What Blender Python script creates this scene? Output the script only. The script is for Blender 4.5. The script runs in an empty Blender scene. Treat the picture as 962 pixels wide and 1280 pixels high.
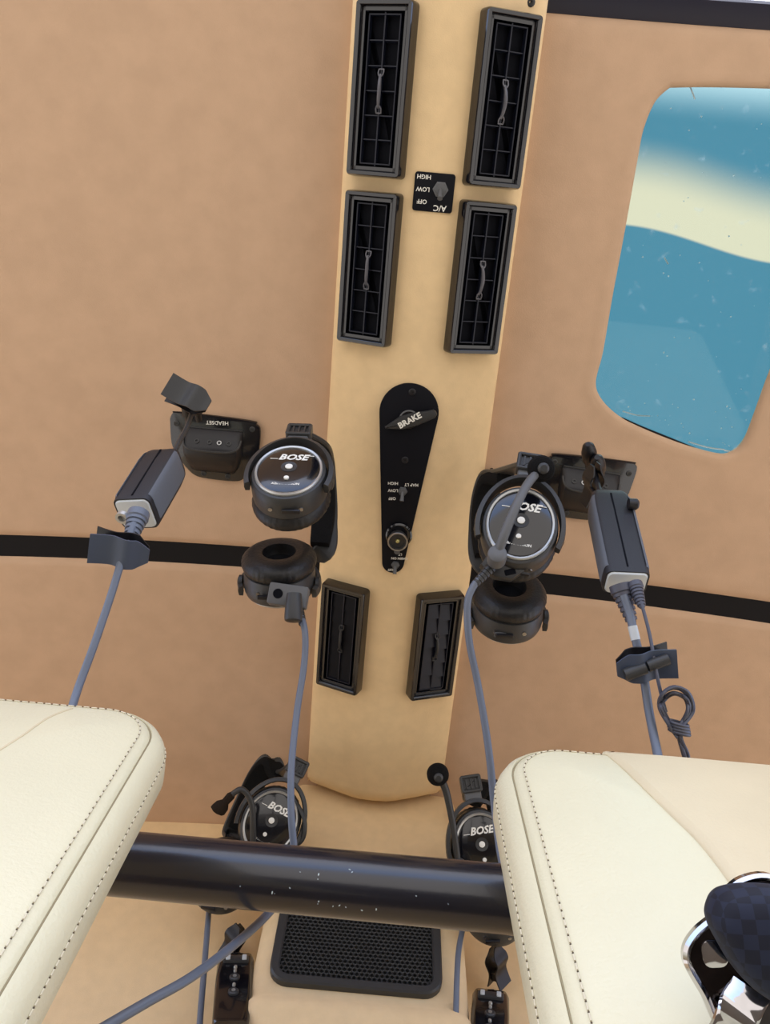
import bpy, bmesh, math, random
import numpy as np
from mathutils import Matrix, Vector
random.seed(4)
PI = math.pi
S = bpy.context.scene
C = S.collection

# ------------------------------------------------------------------ camera
# world: X to the right, Y towards the rear of the cabin, Z up; the lens is at z = 0 (lap height)
F = 1000.0
_d = np.array([-227, -2546, 1000.0]); _d /= np.linalg.norm(_d)
_x = np.cross(_d, [0, 0, 1.0]); _x /= np.linalg.norm(_x)
if _x[0] < 0: _x = -_x
_z = np.cross(_x, _d)
if _z[2] < 0: _z = -_z
R = np.array([_x, _d, _z])
CAM = np.array([-.02, 0, 0.])
cam = bpy.data.objects.new('camera', bpy.data.cameras.new('camera'))
C.objects.link(cam); S.camera = cam
cam.data.sensor_fit = 'VERTICAL'; cam.data.sensor_height = 36; cam.data.lens = F/1280*36
cam.data.clip_start = .02
cr, cu, cb = R@[1, 0, 0], R@[0, 1, 0], -(R@[0, 0, 1])
cam.matrix_world = Matrix([[cr[i], cu[i], cb[i], CAM[i]] for i in range(3)]+[[0, 0, 0, 1]])

# ------------------------------------------------------------------ world (open sky and pale apron)
S.view_settings.view_transform = 'Standard'; S.view_settings.look = 'None'
S.view_settings.gamma = 1; S.view_settings.use_curve_mapping = False
S.view_settings.exposure = 0.0
W = bpy.data.worlds.new('sky'); S.world = W; W.use_nodes = True
nt = W.node_tree; N = nt.nodes; L = nt.links
for n in list(N): N.remove(n)
def nd(t, **k):
    n = N.new(t)
    for a, b in k.items(): setattr(n, a, b)
    return n
def math_(op, a, b=None, clamp=False):
    n = nd('ShaderNodeMath', operation=op, use_clamp=clamp)
    for i, v in enumerate((a, b)):
        if v is None: continue
        if isinstance(v, (int, float)): n.inputs[i].default_value = v
        else: L.new(v, n.inputs[i])
    return n.outputs[0]
tc = nd('ShaderNodeTexCoord'); sp = nd('ShaderNodeSeparateXYZ'); L.new(tc.outputs['Generated'], sp.inputs[0])
X, Y, Z = sp.outputs
zc_ = math_('MAXIMUM', Z, .05)
u = math_('DIVIDE', X, zc_); v = math_('DIVIDE', Y, zc_)
# cream band set into the sky colour overhead: crisp rear edge, feathered front edge
edge = math_('ADD', .022, math_('MULTIPLY', .014, math_('SINE', math_('MULTIPLY', math_('SUBTRACT', u, .345), 16.0))))
lo = math_('SUBTRACT', edge, v)
mr = nd('ShaderNodeMapRange', interpolation_type='SMOOTHSTEP'); L.new(lo, mr.inputs[0])
mr.inputs[1].default_value = 0; mr.inputs[2].default_value = .004
mr2 = nd('ShaderNodeMapRange', interpolation_type='SMOOTHSTEP'); L.new(lo, mr2.inputs[0])
mr2.inputs[1].default_value = .035; mr2.inputs[2].default_value = .10; mr2.inputs[3].default_value = 1; mr2.inputs[4].default_value = 0
band = math_('MULTIPLY', mr.outputs[0], mr2.outputs[0])
noi = nd('ShaderNodeTexNoise'); noi.inputs['Scale'].default_value = 2.2; noi.inputs['Detail'].default_value = 4
cv = nd('ShaderNodeCombineXYZ'); L.new(u, cv.inputs[0]); L.new(v, cv.inputs[1]); L.new(cv.outputs[0], noi.inputs['Vector'])
cl = nd('ShaderNodeMapRange', interpolation_type='SMOOTHSTEP'); L.new(noi.outputs['Fac'], cl.inputs[0])
cl.inputs[1].default_value = .62; cl.inputs[2].default_value = .78; cl.inputs[4].default_value = .8
front = nd('ShaderNodeMapRange', interpolation_type='SMOOTHSTEP'); L.new(v, front.inputs[0])   # cloud bank ahead
front.inputs[1].default_value = -.20; front.inputs[2].default_value = -.105; front.inputs[3].default_value = 1; front.inputs[4].default_value = 0
cloud = math_('MAXIMUM', band, cl.outputs[0])
sky = nd('ShaderNodeMix', data_type='RGBA'); L.new(cloud, sky.inputs[0])
sky.inputs[6].default_value = (.135, .40, .63, 1); sky.inputs[7].default_value = (1.55, 1.16, .92, 1)
skf = nd('ShaderNodeMix', data_type='RGBA'); L.new(front.outputs[0], skf.inputs[0]); L.new(sky.outputs[2], skf.inputs[6])
skf.inputs[7].default_value = (2.3, 2.35, 2.7, 1)
# brighter haze near the horizon
hz = nd('ShaderNodeMapRange', interpolation_type='SMOOTHSTEP'); L.new(Z, hz.inputs[0])
hz.inputs[1].default_value = .0; hz.inputs[2].default_value = .5; hz.inputs[3].default_value = 1; hz.inputs[4].default_value = 0
sk2 = nd('ShaderNodeMix', data_type='RGBA'); L.new(hz.outputs[0], sk2.inputs[0]); L.new(skf.outputs[2], sk2.inputs[6])
sk2.inputs[7].default_value = (1.25, 1.7, 2.8, 1)
gr = nd('ShaderNodeMapRange'); L.new(Z, gr.inputs[0]); gr.inputs[1].default_value = -.04; gr.inputs[2].default_value = .0
fin = nd('ShaderNodeMix', data_type='RGBA'); L.new(gr.outputs[0], fin.inputs[0])
fin.inputs[6].default_value = (1.48, 1.38, 1.30, 1); L.new(sk2.outputs[2], fin.inputs[7])
bg = nd('ShaderNodeBackground'); L.new(fin.outputs[2], bg.inputs[0]); bg.inputs[1].default_value = 1.0
ow = nd('ShaderNodeOutputWorld'); L.new(bg.outputs[0], ow.inputs[0])

# ------------------------------------------------------------------ helpers
def at(px, py, dep):
    return Vector(CAM + R@np.array([px-481, 640-py, F])*dep/F)
def atz(px, py, z):
    r = R@np.array([px-481, 640-py, F]); return Vector(CAM + r*z/r[2])
def cd(r, up, fw): return Vector(R@np.array([r, up, fw], float)).normalized()
def s2l(c):
    return tuple(((x/255)/12.92 if x/255 <= .04045 else ((x/255+.055)/1.055)**2.4) for x in c)
MATS = {}
def mat(name, col, rough=.5, metal=0., spec=.5, coat=0., noise=0., nscale=200., bump=0., bscale=None, col2=None, sheen=0., emit=None, detail=3., stretch=None):
    m = bpy.data.materials.new(name); m.use_nodes = True
    t = m.node_tree; b = t.nodes['Principled BSDF']
    col = s2l(col)
    b.inputs['Base Color'].default_value = (*col, 1)
    b.inputs['Roughness'].default_value = rough; b.inputs['Metallic'].default_value = metal
    b.inputs['Specular IOR Level'].default_value = spec; b.inputs['Coat Weight'].default_value = coat
    b.inputs['Sheen Weight'].default_value = sheen
    if emit: b.inputs['Emission Color'].default_value = (*s2l(emit[0]), 1); b.inputs['Emission Strength'].default_value = emit[1]
    if noise or bump:
        co = t.nodes.new('ShaderNodeTexCoord'); vec = co.outputs['Object']
        if stretch:
            mp = t.nodes.new('ShaderNodeMapping'); mp.inputs['Scale'].default_value = stretch
            t.links.new(vec, mp.inputs[0]); vec = mp.outputs[0]
        n1 = t.nodes.new('ShaderNodeTexNoise'); n1.inputs['Scale'].default_value = nscale; n1.inputs['Detail'].default_value = detail
        t.links.new(vec, n1.inputs['Vector'])
        if noise:
            mx = t.nodes.new('ShaderNodeMix'); mx.data_type = 'RGBA'
            c2 = s2l(col2) if col2 else tuple(c*(1-noise) for c in col)
            mx.inputs[6].default_value = (*col, 1); mx.inputs[7].default_value = (*c2, 1)
            mr = t.nodes.new('ShaderNodeMapRange'); mr.inputs[1].default_value = .35; mr.inputs[2].default_value = .65
            t.links.new(n1.outputs['Fac'], mr.inputs[0]); t.links.new(mr.outputs[0], mx.inputs[0])
            t.links.new(mx.outputs[2], b.inputs['Base Color'])
        if bump:
            n2 = t.nodes.new('ShaderNodeTexNoise'); n2.inputs['Scale'].default_value = bscale or nscale; n2.inputs['Detail'].default_value = 3
            t.links.new(vec, n2.inputs['Vector'])
            bp = t.nodes.new('ShaderNodeBump'); bp.inputs['Strength'].default_value = bump; bp.inputs['Distance'].default_value = .001
            t.links.new(n2.outputs['Fac'], bp.inputs['Height']); t.links.new(bp.outputs[0], b.inputs['Normal'])
    MATS[name] = m; return m
felt = mat('headliner felt', (203, 172, 144), .95, spec=.1, noise=.07, nscale=34, detail=10, bump=.25, bscale=900)
felt_lt = mat('console felt', (236, 208, 163), .95, spec=.1, noise=.06, nscale=60, detail=8, bump=.25, bscale=900)
rubber = mat('matte black strip', (26, 25, 27), .8, spec=.2)
blk = mat('black satin plastic', (16, 17, 24), .42, spec=.5, bump=.15, bscale=1500)
gloss = mat('glossy black plastic', (11, 12, 19), .16, spec=.6, coat=.4)
inner = mat('dark duct black', (4, 6, 15), .7, spec=.12)
slatm = mat('vent slat plastic', (22, 26, 40), .4, spec=.35)
leverm = mat('vent lever plastic', (95, 95, 102), .3, spec=.5)
panelm = mat('matte black panel paint', (9, 11, 20), .6, spec=.2)
greyp = mat('grey plastic', (92, 94, 97), .5)
dgrey = mat('dark grey plastic', (54, 55, 56), .36, spec=.4, bump=.2, bscale=1200)
metalm = mat('brushed steel', (170, 170, 170), .3, metal=1, noise=.2, nscale=300)
silver = mat('silver paint', (190, 192, 190), .35, metal=.7)
chrome = mat('chrome plate', (205, 203, 205), .08, metal=1, noise=.15, nscale=90)
white = mat('white print', (235, 235, 228), .6)
cush = mat('black leatherette', (30, 30, 31), .42, spec=.4, bump=.5, bscale=350)
foamm = mat('black foam', (22, 22, 23), .95, spec=.15, bump=1., bscale=900)
oldfoam = mat('worn brown black foam', (44, 36, 30), .95, spec=.1, bump=1., bscale=700)
webb = mat('black nylon webbing', (24, 26, 36), .7, spec=.3)
_t = webb.node_tree; _c = _t.nodes.new('ShaderNodeTexCoord'); _k = _t.nodes.new('ShaderNodeTexChecker'); _k.inputs['Scale'].default_value = 190
_k.inputs[1].default_value = (*s2l((24, 26, 38)), 1); _k.inputs[2].default_value = (*s2l((32, 37, 54)), 1)
_t.links.new(_c.outputs['Object'], _k.inputs[0]); _t.links.new(_k.outputs[0], _t.nodes['Principled BSDF'].inputs['Base Color'])
_b = _t.nodes.new('ShaderNodeBump'); _b.inputs['Strength'].default_value = .5; _b.inputs['Distance'].default_value = .001
_t.links.new(_k.outputs[1], _b.inputs['Height']); _t.links.new(_b.outputs[0], _t.nodes['Principled BSDF'].inputs['Normal'])
cablem = mat('grey cable sheath', (98, 106, 120), .38, spec=.5)
cabled = mat('dark thin cable', (70, 72, 84), .42, spec=.5)
sleeve = mat('blue grey clip plastic', (62, 72, 92), .45, spec=.5)
leather = mat('cream leather', (224, 217, 184), .34, spec=.6, noise=.07, nscale=9, detail=6, bump=.35, bscale=420)
leather2 = mat('tan cream leather', (218, 203, 168), .45, spec=.4, noise=.07, nscale=11, bump=.35, bscale=420)
thread = mat('cream thread', (216, 206, 178), .8)
hole = mat('needle hole shadow brown', (96, 84, 66), .9)
tubem = mat('black tube cover', (16, 20, 34), .27, spec=.7, coat=.25, noise=.2, nscale=40, bump=.06, bscale=300)
boxdk = mat('dark control box plastic', (27, 28, 34), .5, bump=.2, bscale=900)
boxgr = mat('slate grey rubber side', (92, 97, 106), .6)
endcap = mat('pale grey end cap', (196, 202, 204), .4)
lens = mat('brass lamp centre', (190, 180, 120), .3, metal=.6)
carpet = mat('cabin carpet', (110, 98, 82), .95, noise=.2, nscale=80)
meshm = mat('speaker cloth', (30, 29, 27), .85, spec=.2, noise=.4, nscale=500)
seamd = mat('seam piping shadow', (150, 138, 108), .8)

def mesh(name, V, Fs, m, parent=None, smooth=True, M=None, ang=40):
    me = bpy.data.meshes.new(name)
    if M is not None: V = [M@Vector(p) for p in V]
    me.from_pydata([tuple(p) for p in V], [], Fs); me.update()
    bm = bmesh.new(); bm.from_mesh(me); bmesh.ops.recalc_face_normals(bm, faces=bm.faces); bm.to_mesh(me); bm.free()
    if m: me.materials.append(m)
    if smooth:
        for p in me.polygons: p.use_smooth = True
        me.set_sharp_from_angle(angle=math.radians(ang))
    o = bpy.data.objects.new(name, me); C.objects.link(o)
    if parent: o.parent = parent
    return o
class G:   # a bag of geometry that becomes one mesh
    def __init__(s): s.V = []; s.F = []
    def add(s, V, Fs, M=None):
        k = len(s.V); s.V += [Vector(p) if M is None else M@Vector(p) for p in V]; s.F += [[i+k for i in f] for f in Fs]; return s
    def build(s, name, m, parent=None, smooth=True, M=None, ang=40): return mesh(name, s.V, s.F, m, parent, smooth, M, ang)
def loft(rings, cap0=True, cap1=True, closed=True):
    n = len(rings[0]); V = [p for r in rings for p in r]; Fs = []
    for i in range(len(rings)-1):
        for j in range(n if closed else n-1):
            k = (j+1) % n
            Fs.append([i*n+j, i*n+k, (i+1)*n+k, (i+1)*n+j])
    if cap0: Fs.append(list(range(n-1, -1, -1)))
    if cap1: Fs.append([(len(rings)-1)*n+j for j in range(n)])
    return V, Fs
def ell(a, b, z, n=48, cx=0, cy=0, f=None):
    return [Vector((cx+a*math.cos(2*PI*i/n)*(f(i/n) if f else 1), cy+b*math.sin(2*PI*i/n)*(f(i/n) if f else 1), z)) for i in range(n)]
def lathe(prof, n=24, ax=1., ay=1.):
    return loft([ell(max(r, 1e-5)*ax, max(r, 1e-5)*ay, z, n) for r, z in prof])
def box(x0, x1, y0, y1, z0, z1, b=0.):
    if b <= 0:
        V = [(x, y, z) for z in (z0, z1) for x, y in ((x0, y0), (x1, y0), (x1, y1), (x0, y1))]
        return V, [[3, 2, 1, 0], [4, 5, 6, 7], [0, 1, 5, 4], [1, 2, 6, 5], [2, 3, 7, 6], [3, 0, 4, 7]]
    return prism(rrect(x0, x1, y0, y1, b, 3), z0, z1, b*.6)
def rrect(x0, x1, y0, y1, r, n=5):
    P = []
    for cx, cy, a in ((x1-r, y0+r, -PI/2), (x1-r, y1-r, 0), (x0+r, y1-r, PI/2), (x0+r, y0+r, PI)):
        for i in range(n+1): t = a+PI/2*i/n; P.append((cx+r*math.cos(t), cy+r*math.sin(t)))
    return P
def inset(P, d):
    n = len(P); out = []
    area = sum(P[i][0]*P[(i+1) % n][1]-P[(i+1) % n][0]*P[i][1] for i in range(n)); sg = 1 if area > 0 else -1
    for i in range(n):
        a, b, c = Vector(P[i-1]), Vector(P[i]), Vector(P[(i+1) % n])
        e1 = (b-a); e2 = (c-b)
        if e1.length < 1e-9 or e2.length < 1e-9: out.append(tuple(b)); continue
        e1.normalize(); e2.normalize()
        n1 = Vector((-e1.y, e1.x))*sg; n2 = Vector((-e2.y, e2.x))*sg
        m = (n1+n2); m.normalize(); k = max(.4, m.dot(n1))
        out.append(tuple(b+m*d/k))
    return out
def prism(P, z0, z1, b=0., top=1):
    rings = [[Vector((x, y, z0)) for x, y in P]]
    if b > 0:
        for t in (0, .5, 1):
            q = inset(P, b*(1-math.cos(t*PI/2))) if t else P
            rings.append([Vector((x, y, z1-b+b*math.sin(t*PI/2))) for x, y in q])
    else: rings.append([Vector((x, y, z1)) for x, y in P])
    return loft(rings)
def frame_ring(P, w, z0, z1, b=.001, w2=None):   # picture-frame: outline P, width w
    q = inset(P, w); rings = []
    for pp, z in ((P, z0), (P, z1-b), (inset(P, b), z1), (inset(P, w-b), z1), (q, z1-b), (q, z0)):
        rings.append([Vector((x, y, z)) for x, y in pp])
    V, Fs = loft(rings, False, False); return V, Fs
def spline(P, n=8):
    P = [Vector(p) for p in P]; out = []
    for i in range(len(P)-1):
        p0 = P[max(i-1, 0)]; p1 = P[i]; p2 = P[i+1]; p3 = P[min(i+2, len(P)-1)]
        for k in range(n):
            t = k/n
            out.append(.5*((2*p1)+(p2-p0)*t+(2*p0-5*p1+4*p2-p3)*t*t+(3*p1-p0-3*p2+p3)*t**3))
    out.append(P[-1]); return out
def tube(P, r, n=10, sm=8, cap=True):
    Q = spline(P, sm) if sm else [Vector(p) for p in P]
    rings = []; up = None
    for i, p in enumerate(Q):
        t = (Q[min(i+1, len(Q)-1)]-Q[max(i-1, 0)])
        if t.length < 1e-9: t = Vector((0, 0, 1))
        t.normalize()
        if up is None: up = t.orthogonal().normalized()
        up = (up-t*up.dot(t)); up.normalize(); s = t.cross(up)
        rr = r(i/(len(Q)-1)) if callable(r) else r
        rings.append([p+(up*math.cos(2*PI*k/n)+s*math.sin(2*PI*k/n))*rr for k in range(n)])
    return loft(rings, cap, cap)
def ribbon(P, wdir, w, t, sm=8, wf=None):   # strap along P, width along wdir(i)
    Q = spline(P, sm) if sm else [Vector(p) for p in P]; rings = []
    for i, p in enumerate(Q):
        tg = (Q[min(i+1, len(Q)-1)]-Q[max(i-1, 0)]).normalized()
        wd = Vector(wdir); wd = (wd-tg*wd.dot(tg)).normalized(); nn = tg.cross(wd)
        ww = w*(wf(i/(len(Q)-1)) if wf else 1); r = []
        for a, b in ((-.5, -.25), (-.5, .25), (-.44, .5), (.44, .5), (.5, .25), (.5, -.25), (.44, -.5), (-.44, -.5)):
            r.append(p+wd*ww*a+nn*t*b)
        rings.append(r)
    return loft(rings)
def frm(o, x, z):   # frame with origin, x direction and outward z
    z = Vector(z).normalized(); x = Vector(x); x = (x-z*x.dot(z)).normalized(); y = z.cross(x)
    return Matrix([[x[i], y[i], z[i], o[i]] for i in range(3)]+[[0, 0, 0, 1]])
def rotz(a): return Matrix.Rotation(a, 4, 'Z')
def T(x, y, z=0): return Matrix.Translation((x, y, z))
def thing(name, label, cat, M=None, group=None):
    o = bpy.data.objects.new(name, None); C.objects.link(o); o.empty_display_size = .02
    if M is not None: o.matrix_world = M
    o['label'] = label; o['category'] = cat
    if group: o['group'] = group
    return o
def tag(o, label, cat, group=None):
    o['label'] = label; o['category'] = cat
    if group: o['group'] = group
    return o
def struct(o): o['kind'] = 'structure'; return o
def text(body, size, M, m, parent, name='lettering', shear=0., ext=.0001, align='CENTER', bold=0.):
    cu = bpy.data.curves.new(name, 'FONT'); cu.body = body; cu.size = size; cu.align_x = align; cu.align_y = 'CENTER'
    cu.extrude = ext; cu.shear = shear; cu.offset = bold; cu.resolution_u = 2
    t = bpy.data.objects.new('tmp', cu); C.objects.link(t)
    me = bpy.data.meshes.new_from_object(t.evaluated_get(bpy.context.evaluated_depsgraph_get()))
    bpy.data.objects.remove(t); me.transform(M); me.materials.clear(); me.materials.append(m)
    o = bpy.data.objects.new(name, me); C.objects.link(o); o.parent = parent; return o
def down(x, y, z, tilt=0., rot=0.):  # ceiling frame: x right, y to the front, z to the viewer below
    t = tilt
    return frm(Vector((x, y, z)), (math.cos(t), 0, -math.sin(t)), (-math.sin(t), 0, -math.cos(t)))@rotz(rot)
def screw(parent, x, y, z, r=.003, m=None):
    g = G(); g.add(*lathe([(r, 0), (r, .0006), (r*.8, .0012), (r*.42, .0012), (r*.4, .0004), (0.0001, .0004)], 16), T(x, y, z))
    return g.build('screw', m or blk, parent)

# ------------------------------------------------------------------ shell
ZC = .972
def zc(x): return ZC-.19*max(0, abs(x)-.1)**2
def zce(x, y, y0, y1, e=.006):   # padded panel: edges roll upwards at y0 / y1
    d = 1.
    for yy in (y0, y1):
        d = min(d, abs(y-yy)/.012)
    return zc(x)+(e*(1-math.sin(min(d, 1)*PI/2)))
def grid_panel(name, x0, x1, y0, y1):
    xs = list(np.linspace(x0, x1, 28)); ys = sorted(set([y0, y1]+[y0+k for k in (.003, .006, .009, .012)]+[y1-k for k in (.003, .006, .009, .012)]+list(np.linspace(y0+.02, y1-.02, 14))))
    V = [(x, y, zce(x, y, y0, y1)) for y in ys for x in xs]; nx = len(xs); Fs = []
    for j in range(len(ys)-1):
        for i in range(nx-1): Fs.append([j*nx+i, j*nx+i+1, (j+1)*nx+i+1, (j+1)*nx+i])
    k = len(V); V += [(a, b, c+.03) for a, b, c in V]
    Fs += [[i+k for i in f[::-1]] for f in Fs]
    ny = len(ys); bd = [i for i in range(nx)]+[j*nx+nx-1 for j in range(1, ny)]+[(ny-1)*nx+i for i in range(nx-2, -1, -1)]+[j*nx for j in range(ny-2, 0, -1)]
    for a, b in zip(bd, bd[1:]+bd[:1]): Fs.append([a, b, b+k, a+k])
    return struct(mesh(name, V, Fs, felt))
YF, YS0, YS1, YR = -.196, .450, .478, .93
grid_panel('ceiling', -.86, -.085, -.215, YS0)
grid_panel('ceiling', -.86, -.085, YS1, YR)
grid_panel('ceiling', .085, .86, YS1, YR)
# front right panel with the skylight opening
holepx = [(838, 106), (818, 125), (803, 160), (795, 200), (779, 290), (764, 370), (752, 440), (743, 478), (750, 500), (772, 522), (800, 537), (850, 557), (895, 570), (915, 569), (932, 556), (945, 525), (962, 478)]
hp = []
for a, b in holepx:
    p = atz(a, b, .965)
    for _ in range(3): p = atz(a, b, zc(p.x))
    hp.append((p.x, p.y))
hp += [(.426, .12), (.434, .05), (.442, -.03), (.446, -.09), (.442, -.12), (.425, -.138), (.39, -.144), (.34, -.143), (.28, -.140)]
hp3 = spline([Vector((a, b, 0)) for a, b in hp+[hp[0]]], 6)[:-1]
hc = Vector((.35, .06, 0))
def rect_hit(p, x0, x1, y0, y1):
    d = p-hc; ts = []
    if abs(d.x) > 1e-9: ts.append(((x1 if d.x > 0 else x0)-hc.x)/d.x)
    if abs(d.y) > 1e-9: ts.append(((y1 if d.y > 0 else y0)-hc.y)/d.y)
    return hc+d*min(t for t in ts if t > 0)
X0, X1, Y0, Y1 = .085, .86, YF, YS0
outer = [rect_hit(p, X0, X1, Y0, Y1) for p in hp3]
for c in ((X0, Y0), (X1, Y0), (X1, Y1), (X0, Y1)):
    i = min(range(len(outer)), key=lambda k: (outer[k]-Vector((c[0], c[1], 0))).length); outer[i] = Vector((c[0], c[1], 0))
rings = []
hi = [Vector((*q, 0)) for q in inset([(p.x, p.y) for p in hp3], .002)]
ho = [Vector((*q, 0)) for q in inset([(p.x, p.y) for p in hp3], -.012)]
rings.append([Vector((p.x, p.y, zc(p.x)+.040)) for p in ho])
rings.append([Vector((p.x, p.y, zc(p.x)+.0145)) for p in ho])
rings.append([Vector((p.x, p.y, zc(p.x)+.008)) for p in hi])
rings.append([Vector((p.x, p.y, zc(p.x)+.003)) for p in hi])
hm = [Vector((*q, 0)) for q in inset([(p.x, p.y) for p in hp3], -.004)]
rings.append([Vector((p.x, p.y, zc(p.x)+.0005)) for p in hp3])
rings.append([Vector((p.x, p.y, zc(p.x)-.0012)) for p in hm])
def lerp(a, b, t): return a+(b-a)*t
for t in (0, .06, .15, .3, .45, .6, .75, .85, .93, .97, 1):
    r = []
    for a, b in zip(ho, outer):
        q = lerp(a, b, t); r.append(Vector((q.x, q.y, zce(q.x, q.y, Y0, Y1))))
    rings.append(r)
rings.append([Vector((p.x, p.y, zc(p.x)+.04)) for p in outer])
rings.append([Vector((p.x, p.y, zc(p.x)+.04)) for p in ho])
struct(mesh('ceiling', *loft(rings, False, False), felt))
# skylight pane: tinted acrylic with dust and scratches
m = bpy.data.materials.new('teal tinted acrylic'); m.use_nodes = True; t = m.node_tree
for n in list(t.nodes): t.nodes.remove(n)
o_ = t.nodes.new('ShaderNodeOutputMaterial'); tr = t.nodes.new('ShaderNodeBsdfTransparent'); tr.inputs[0].default_value = (.72, .84, .80, 1)
gl = t.nodes.new('ShaderNodeBsdfGlossy'); gl.inputs['Roughness'].default_value = .03
fr = t.nodes.new('ShaderNodeFresnel'); fr.inputs[0].default_value = 1.45
m1 = t.nodes.new('ShaderNodeMixShader'); t.links.new(fr.outputs[0], m1.inputs[0]); t.links.new(tr.outputs[0], m1.inputs[1]); t.links.new(gl.outputs[0], m1.inputs[2])
df = t.nodes.new('ShaderNodeBsdfTranslucent'); df.inputs[0].default_value = (.8, .85, .85, 1)
co = t.nodes.new('ShaderNodeTexCoord'); ns = t.nodes.new('ShaderNodeTexNoise'); ns.inputs['Scale'].default_value = 70; ns.inputs['Detail'].default_value = 6
t.links.new(co.outputs['Object'], ns.inputs['Vector']); rm = t.nodes.new('ShaderNodeMapRange'); rm.inputs[1].default_value = .64; rm.inputs[2].default_value = .8; rm.inputs[3].default_value = .02; rm.inputs[4].default_value = .30
t.links.new(ns.outputs['Fac'], rm.inputs[0]); m2 = t.nodes.new('ShaderNodeMixShader')
t.links.new(rm.outputs[0], m2.inputs[0]); t.links.new(m1.outputs[0], m2.inputs[1]); t.links.new(df.outputs[0], m2.inputs[2]); t.links.new(m2.outputs[0], o_.inputs[0])
pane_m = m
pn = G(); pn.add(*loft([[Vector((p.x, p.y, zc(p.x)+.011)) for p in ho], [Vector((p.x, p.y, zc(p.x)+.014)) for p in ho]]))
struct(pn.build('window_1', pane_m))
# dirt specks and scratches on the pane
def on_pane(px, py):
    p = atz(px, py, .98)
    for _ in range(3): p = atz(px, py, zc(p.x)+.0105)
    return p
wh = mat('pale dust and scratches', (205, 222, 225), .8)
g = G()
for a, b in (((862, 108), (868, 124)), ((778, 514), (812, 520)), ((860, 552), (905, 562)), ((905, 563), (925, 561)), ((936, 538), (941, 528)), ((830, 322), (835, 330))):
    g.add(*tube([on_pane(*a), on_pane((a[0]+b[0])/2+1, (a[1]+b[1])/2+2), on_pane(*b)], .0009, 5, 4))
rs = random.Random(3)
for k in range(70):
    if k < 30: px, py = rs.uniform(765, 935), 0; py = 505+(px-765)*.38-rs.uniform(0, 1)**2*55
    else: px, py = rs.uniform(800, 960), rs.uniform(120, 520)
    p = on_pane(px, py); r = rs.choice([.0005, .0006, .0008, .0013])
    g.add([p+Vector((r*math.cos(q*PI/3)*rs.uniform(.5, 1.2), r*math.sin(q*PI/3)*rs.uniform(.5, 1.2), 0)) for q in range(6)], [[0, 1, 2, 3, 4, 5]])
whp = bpy.data.materials.new('sunlit dust'); whp.use_nodes = True; _t = whp.node_tree; _t.nodes.clear()
_o = _t.nodes.new('ShaderNodeOutputMaterial'); _a = _t.nodes.new('ShaderNodeBsdfTranslucent'); _a.inputs[0].default_value = (.95, .95, .95, 1)
_t.links.new(_a.outputs[0], _o.inputs[0])
dk = g.build('dust_specks', whp, bpy.data.objects['window_1']); dk['kind'] = 'stuff'
# black tube standing in for the shade in the gap under the lower window edge
g = G(); g.add(*tube([on_pane(a, b)+Vector((0, 0, -.003)) for a, b in ((776, 521), (800, 533), (830, 546), (862, 559), (890, 569), (905, 571))], lambda t: .0004+.0022*math.sin(PI*min(t, 1)), 8, 5)); g.build('gap_shade', rubber, bpy.data.objects['window_1'])
# black seam strips, rear wall, front rail, floor
for sx, nm in ((-1, 'trim_1'), (1, 'trim_2')):
    xs = np.linspace(.08, .86, 24); V = []
    for x in xs:
        z = zc(x)+.005; V += [(sx*x, YS0-.006, z), (sx*x, YS1+.006, z), (sx*x, YS1+.006, z+.01), (sx*x, YS0-.006, z+.01)]
    Fs = [[4*i+a, 4*i+(a+1) % 4, 4*i+4+(a+1) % 4, 4*i+4+a] for i in range(23) for a in range(4)]+[[0, 1, 2, 3], [92, 93, 94, 95]]
    struct(mesh(nm, V, Fs, rubber))
railm = mat('navy black windshield rail', (24, 24, 44), .45)
V = []; xs = np.linspace(-.86, .86, 40)
for x in xs:
    z = zc(x)-.004; V += [(x, -.219, z+.006), (x, -.215, z), (x, -.204, z+.002), (x, -.194, z+.008), (x, -.194, z+.04), (x, -.219, z+.04)]
Fs = [[6*i+a, 6*i+(a+1) % 6, 6*i+6+(a+1) % 6, 6*i+6+a] for i in range(39) for a in range(6)]+[[0, 1, 2, 3, 4, 5], [234+i for i in range(6)]]
struct(mesh('ceiling', *box(-.1, .1, -.21, .93, ZC+.02, ZC+.03), felt))
# the rail only shows beyond the console on the right; on the left the padding covers it
struct(mesh('trim_3', V, Fs, railm))
V, Fs = box(-.9, .9, .92, .96, -.9, 1.0); struct(mesh('wall_rear', V, Fs, felt_lt))
V, Fs = box(-.9, .9, -1.0, .96, -.94, -.9); struct(mesh('floor', V, Fs, carpet))
for sx, nm in ((-1, 'wall_left'), (1, 'wall_right')):
    V, Fs = box(min(sx*.86, sx*.9), max(sx*.86, sx*.9), -1.0, .96, -.9, -.2); struct(mesh(nm, V, Fs, felt))

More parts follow.
